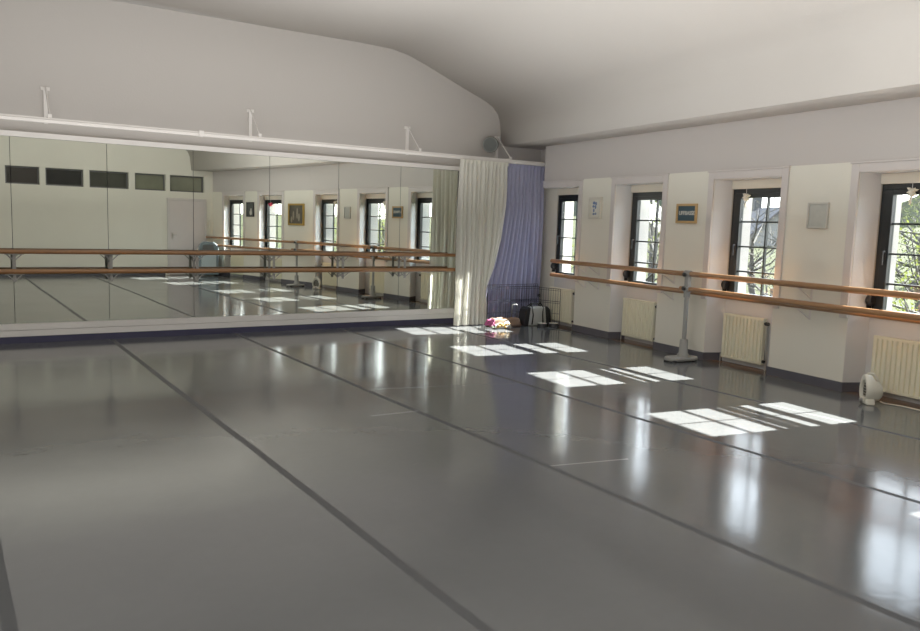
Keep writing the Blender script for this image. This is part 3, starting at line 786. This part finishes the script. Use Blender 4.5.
# grey-blue air cooler at the back (reflected)
ac = thing('portable_air_cooler', 'tall grey-blue plastic cooler with rounded top by the door, seen in the mirror', 'air cooler', (6.36,-.80,0))
q = Matrix.Rotation(math.radians(12), 3, 'Z')
def AC(u, v, h): return V((6.36,-.82,0)) + q @ V((u, h, v))
pr = [(-.27,.03),(.27,.03),(.27,.74)] + [(.27-.0-.18*(1-math.cos(a)), .74+.22*math.sin(a)) for a in [PI/2*k/6 for k in range(1,7)]] + [(-.05+.0-.0,.965)] + [(-.09-.18*math.sin(a), .745+.22*math.cos(a)) for a in [PI/2*k/6 for k in range(0,7)]]
M_acb = mat('grey_blue_plastic', (.17,.22,.25), .25, var=.05)
MB().prism(pr, AC, -.20, .20).build('body', M_acb, ac, bevel=.02, smooth='auto')
MB().prism([(-.20,.12),(.20,.12),(.20,.70),(-.20,.70)], AC, .198, .215).build('front_panel', mat('light_grey_blue_plastic', (.42,.50,.53), .2), ac, bevel=.008)
MB().prism([(-.17,.74),(.15,.74),(.13,.88),(-.15,.88)], AC, .198, .212).build('vent', M_darkgrey, ac, bevel=.004)
for u in (-.2, .2):
    for h in (-.14, .14): MB().lathe([(.001,-.02),(.03,-.02),(.03,.02),(.001,.02)], AC(u,.03,h), (1,0,0), 14).build('castor', M_iron, ac, smooth='auto')

# ------------------------------------------------------------------ outside
def grass_mat():
    m, nt, b = newmat('lawn'); b.inputs['Roughness'].default_value = .9; b.inputs['Specular IOR Level'].default_value = .1
    g = N(nt, 'ShaderNodeNewGeometry'); nz = N(nt, 'ShaderNodeTexNoise'); nz.inputs['Scale'].default_value = .35; nz.inputs['Detail'].default_value = 8
    nt.links.new(g.outputs['Position'], nz.inputs['Vector'])
    nt.links.new(mixc(nt, nz.outputs['Fac'], GR0, GR1), b.inputs['Base Color']); return m
GR0, GR1 = (.014,.018,.003), (.026,.031,.006)
def gz(x, y):
    d = math.hypot(x-9, y-4)
    return -1.9 + .055*max(0, d-6) + .25*math.sin(x*.21)*math.cos(y*.17)
def groundf(u, v):
    x = 9.6 + 110*u**1.5; y = -75+170*v
    return (x, y, gz(x, y))
g_ = MB().grid(40, 50, groundf).build('ground', grass_mat(), smooth=True); struct(g_)
def leaf_mat(name, a, b_):
    m, nt, b = newmat(name); out = [n for n in nt.nodes if n.type == 'OUTPUT_MATERIAL'][0]
    g = N(nt, 'ShaderNodeNewGeometry'); nz = N(nt, 'ShaderNodeTexNoise'); nz.inputs['Scale'].default_value = 1.5; nz.inputs['Detail'].default_value = 5
    nt.links.new(g.outputs['Position'], nz.inputs['Vector'])
    c = mixc(nt, nz.outputs['Fac'], a, b_); nt.links.new(c, b.inputs['Base Color']); b.inputs['Roughness'].default_value = .8; b.inputs['Specular IOR Level'].default_value = .1
    tl = N(nt, 'ShaderNodeBsdfTranslucent'); nt.links.new(c, tl.inputs[0])
    mx_ = N(nt, 'ShaderNodeMixShader'); mx_.inputs[0].default_value = .45
    nt.links.new(b.outputs[0], mx_.inputs[1]); nt.links.new(tl.outputs[0], mx_.inputs[2]); nt.links.new(mx_.outputs[0], out.inputs[0]); return m
LK = [leaf_mat('yellow_green_leaves', (.055,.070,.010), (.12,.14,.025)), leaf_mat('dull_green_leaves', (.03,.04,.014), (.065,.075,.03)), leaf_mat('grey_brown_twigs', (.045,.042,.033), (.085,.08,.064))]
M_bark = mat('bark', (.030,.027,.022), .9, var=.3, scale=12)
def tree(x, y, h, rw, kind, label, nleaf=1500, seed=1):
    rn = random.Random(seed); z0 = gz(x, y)-.1
    t = thing('tree', label, 'tree', (x, y, z0), 'trees outside the windows')
    tb = MB(); top = V((x+rn.uniform(-.4,.4), y+rn.uniform(-.4,.4), z0+h*.62))
    base = V((x,y,z0)); r0 = .05+.016*h
    tb.tube([base, base.lerp(top,.5)+V((rn.uniform(-.2,.2),rn.uniform(-.2,.2),0)), top], [r0, r0*.75, r0*.3], 8)
    tips = []
    for k in range(14):
        f = rn.uniform(.3,1); p = base.lerp(top, f); a = rn.uniform(0,2*PI)
        e = p + V((math.cos(a)*rw*rn.uniform(.5,.95), math.sin(a)*rw*rn.uniform(.5,.95), h*rn.uniform(.1,.36)))
        m = p.lerp(e,.5)+V((0,0,-.04*h)); tb.tube([p, m, e], [r0*.35, r0*.22, r0*.06], 5, caps=False); tips += [m, e]
        for j in range(4):
            s_ = p.lerp(e, rn.uniform(.4,1)); e2 = s_+V((rn.uniform(-1,1),rn.uniform(-1,1),rn.uniform(.2,1)))*rw*.35
            tb.tube([s_, e2], [r0*.12, r0*.03], 4, caps=False); tips.append(e2)
    tb.build('trunk', M_bark, t)
    cb_ = MB(); cc = base+V((0,0,h*.62))
    for k in range(nleaf):
        if rn.random() < .7: p = rn.choice(tips)+V((rn.gauss(0,1),rn.gauss(0,1),rn.gauss(0,.8)))*rw*.17
        else:
            d_ = V((rn.gauss(0,1),rn.gauss(0,1),rn.gauss(0,1))).normalized()*rn.random()**.4; p = cc+V((d_.x*rw*.9,d_.y*rw*.9,d_.z*h*.38))
        n1 = V((rn.gauss(0,1),rn.gauss(0,1),rn.gauss(0,1))).normalized(); n2 = n1.orthogonal().normalized(); n3 = n1.cross(n2)
        sz = rn.uniform(.025,.06)*(.8 if kind == 2 else 1)*(.6+h*.06)
        cb_.quad(p-n2*sz, p-n3*sz*.5, p+n2*sz, p+n3*sz*.5)
    cb_.build('crown', LK[kind], t, fixn=False)
TR = [ # x, y, h, rw, kind, label, leaves
 (15.5, 10.9, 3.6, 1.6, 2, 'bare twiggy tree close outside the third window', 420),
 (16.5, 8.0, 3.9, 1.9, 0, 'fresh yellow-green tree with curved branches outside the rightmost window', 700),
 (25, 12.4, 5.0, 2.6, 1, 'dull green round tree behind the yellow-green one, outside the rightmost window', 1200),
 (20.5, 14.9, 4.4, 2.2, 2, 'thin branching tree in front of the grey house', 420),
 (19.5, 18.9, 4.0, 1.8, 2, 'twiggy leafless tree outside the second window', 420),
 (26, 24.5, 4.6, 2.2, 0, 'yellow-green young tree outside the second window', 700),
 (14.2, 17.6, 3.8, 1.7, 0, 'sparse pale green tree outside the corner window', 600),
 (40, 19, 6.0, 3.6, 1, 'distant green tree on the rising lawn', 1400),
 (13.6, -3.2, 4.0, 1.9, 0, 'yellow-green tree seen in the mirror through the third window', 800),
 (12.6, -7.2, 4.0, 1.9, 0, 'yellow-green tree seen in the mirror through the fourth window', 800),
 (18, -12, 4.8, 2.4, 0, 'pale green tree seen in the mirror behind the yellow-green ones', 900),
]
for i, t in enumerate(TR): tree(*t[:6], int(t[6]*2.2), seed=11+i)
bush = [(13.2,9.6,1.1,'low grey-green bush under the third window',2),(12.8,6.4,1.0,'low tangled bush under the rightmost window',1),(13.4,12.8,1.2,'low bush under the second window',1)]
for i, (x, y, h, lab, kd) in enumerate(bush):
    rn = random.Random(50+i); t = thing('bush', lab, 'bush', (x,y,gz(x,y)), 'bushes under the windows')
    b = MB()
    for k in range(900):
        d_ = V((rn.gauss(0,1),rn.gauss(0,1),abs(rn.gauss(0,1)))).normalized()*rn.random()**.35
        p = V((x+d_.x*1.5, y+d_.y*1.5, gz(x,y)+d_.z*h)); n1 = V((rn.gauss(0,1),rn.gauss(0,1),rn.gauss(0,1))).normalized(); n2 = n1.orthogonal().normalized(); n3 = n1.cross(n2); sz = rn.uniform(.04,.09)
        b.quad(p-n2*sz, p-n3*sz*.5, p+n2*sz, p+n3*sz*.5)
    b.build('foliage', LK[kd], t, fixn=False)
    sb = MB()
    for k in range(12):
        a = rn.uniform(0,2*PI); sb.tube([(x,y,gz(x,y)-.05),(x+math.cos(a)*.9,y+math.sin(a)*.9,gz(x,y)+h*rn.uniform(.5,.9))], [.02,.006], 5)
    sb.build('stems', M_bark, t)

def house(cx, cy_, rot, L, Wd, hw_, hr, label, wc, rc):
    t = thing('house', label, 'house', (cx,cy_,gz(cx,cy_)), 'houses beyond the lawn'); qq = Matrix.Rotation(rot, 3, 'Z'); z0 = gz(cx,cy_)-3.2
    def HF(u, v, h): return V((cx,cy_,z0)) + qq @ V((u, h, v))
    MB().prism([(-Wd/2,0),(Wd/2,0),(Wd/2,hw_),(0,hw_+hr),(-Wd/2,hw_)], HF, -L/2, L/2).build('walls', mat('render_'+str(cx), wc, .8), t)
    r = MB()
    for sg_ in (-1, 1):
        u1, v1 = sg_*(Wd/2+.4), hw_-.4*hr/(Wd/2)
        r.prism([(0,hw_+hr+.02),(u1,v1+.02),(u1,v1+.2),(0,hw_+hr+.24)], HF, -L/2-.4, L/2+.4)
    r.build('roof', mat('roof_tiles_'+str(cx), rc, .8, var=.2, scale=8), t)
    gm = mat('dark_glass_'+str(cx), (.03,.035,.04), .2)
    for h_ in (-L/2-.02, L/2+.02):
        for u in (-Wd/4, Wd/4):
            for v in (1.0, 3.4):
                if v+1.2 < hw_+hr*.4: MB().prism([(u-.45,v),(u+.45,v),(u+.45,v+1.2),(u-.45,v+1.2)], HF, h_-.03, h_+.03).build('house_window', gm, t)
    MB().prism([(-.3,hw_+hr-.5),(.3,hw_+hr-.5),(.3,hw_+hr+1.1),(-.3,hw_+hr+1.1)], HF, -.3-L*.3, .3-L*.3).build('chimney', mat('brick_'+str(cx), (.03,.03,.03), .9), t)
house(57, 41.5, 2.6, 6, 5, 3.6, 2.2, 'grey house with a pitched roof beyond the lawn, seen through the third window', (.13,.125,.115), (.035,.03,.03))
house(52, 50.5, 2.0, 7, 5, 3.6, 2.2, 'grey-brown house with a dark roof seen through the second window', (.10,.095,.085), (.035,.032,.032))
# distant wooded hill
hm = leaf_mat('hill_woods', (.026,.032,.022), (.045,.050,.035))
def hillf(u, v):
    a = -.9+2.3*u; R_ = 95
    x, y = 9+R_*math.cos(a), 4+R_*math.sin(a)
    n = math.sin(a*7)*1.2+math.sin(a*17+1)*.6+math.sin(a*61)*.35+math.sin(a*113+2)*.25
    return (x+6*v, y+6*v, -2 + (8.5+n)*v)
hl = MB().grid(240, 6, hillf).build('hill', hm, smooth=True); struct(hl)

# ------------------------------------------------------------------ light
UP, REAR, FRONT = 310, 62, 100  # strengths of the added fill lamps
w = bpy.data.worlds.new('World'); SC.world = w; w.use_nodes = True
nt = w.node_tree; bg = nt.nodes['Background']
tc = N(nt, 'ShaderNodeTexCoord'); sp2 = N(nt, 'ShaderNodeSeparateXYZ'); nt.links.new(tc.outputs['Generated'], sp2.inputs[0])
rmp = N(nt, 'ShaderNodeValToRGB'); nt.links.new(sp2.outputs['Z'], rmp.inputs[0])
rmp.color_ramp.elements[0].position = 0; rmp.color_ramp.elements[0].color = (1,.99,.96,1)
rmp.color_ramp.elements[1].position = .6; rmp.color_ramp.elements[1].color = (.62,.76,1,1)
nt.links.new(rmp.outputs[0], bg.inputs[0]); bg.inputs[1].default_value = 7.0
sun = bpy.data.objects.new('sun', bpy.data.lights.new('sun', 'SUN')); COL.objects.link(sun)
az, el = math.radians(-8.8), math.radians(34.6)
sd = V((math.cos(az)*math.cos(el), math.sin(az)*math.cos(el), math.sin(el)))
sun.rotation_euler = sd.to_track_quat('Z','Y').to_euler(); sun.location = sd*60
sun.data.energy = 70; sun.data.angle = math.radians(.55); sun.data.color = (1,.965,.91)
for F_, ops in ((WA, OA), (WB, OB)):
    for a, b in ops:
        l = bpy.data.lights.new('window_portal', 'AREA'); l.shape = 'RECTANGLE'; l.size = b-a; l.size_y = 1.4; l.cycles.is_portal = True
        o = bpy.data.objects.new('window_portal', l); COL.objects.link(o)
        inward = F_(0,-1,0)-F_(0,0,0)
        o.location = F_((a+b)/2-.1, EX+.08, 1.5); o.rotation_euler = (-inward).to_track_quat('Z','Y').to_euler()
def area(name, loc, d, sx, sy, e, col):
    l = bpy.data.lights.new(name, 'AREA'); l.shape = 'RECTANGLE'; l.size = sx; l.size_y = sy; l.energy = e; l.color = col
    o = bpy.data.objects.new(name, l); COL.objects.link(o); o.location = loc; o.rotation_euler = (-V(d)).to_track_quat('Z','Y').to_euler()
area('fill_light', (2.8, 6.0, 1.75), (0,0,1), 7, 8.2, UP, (1,.975,.945))  # added fill facing up at the ceiling, stands for no fixture
area('fill_light', (2.8, 4.5, 3.9), (0,-1,-.28), 6, .8, REAR, (1,.98,.95))  # added fill aimed at the back wall, no such lamp in the room
area('fill_light', (-2.2, 2.0, 3.5), (.65,1,-.28), 2.6, 1.0, FRONT, (1,.98,.95))  # added fill to brighten the front wall and curtains, no real source
cy_ = SC.cycles
cy_.max_bounces = 14; cy_.diffuse_bounces = 8; cy_.glossy_bounces = 8; cy_.transparent_max_bounces = 16; cy_.sample_clamp_indirect = 12; cy_.caustics_reflective = False
cy_.use_denoising = True
try: cy_.denoiser = 'OPENIMAGEDENOISE'
except Exception: pass
SC.view_settings.view_transform = 'Standard'; SC.view_settings.look = 'None'; SC.view_settings.exposure = 0.0; SC.view_settings.gamma = 1.13
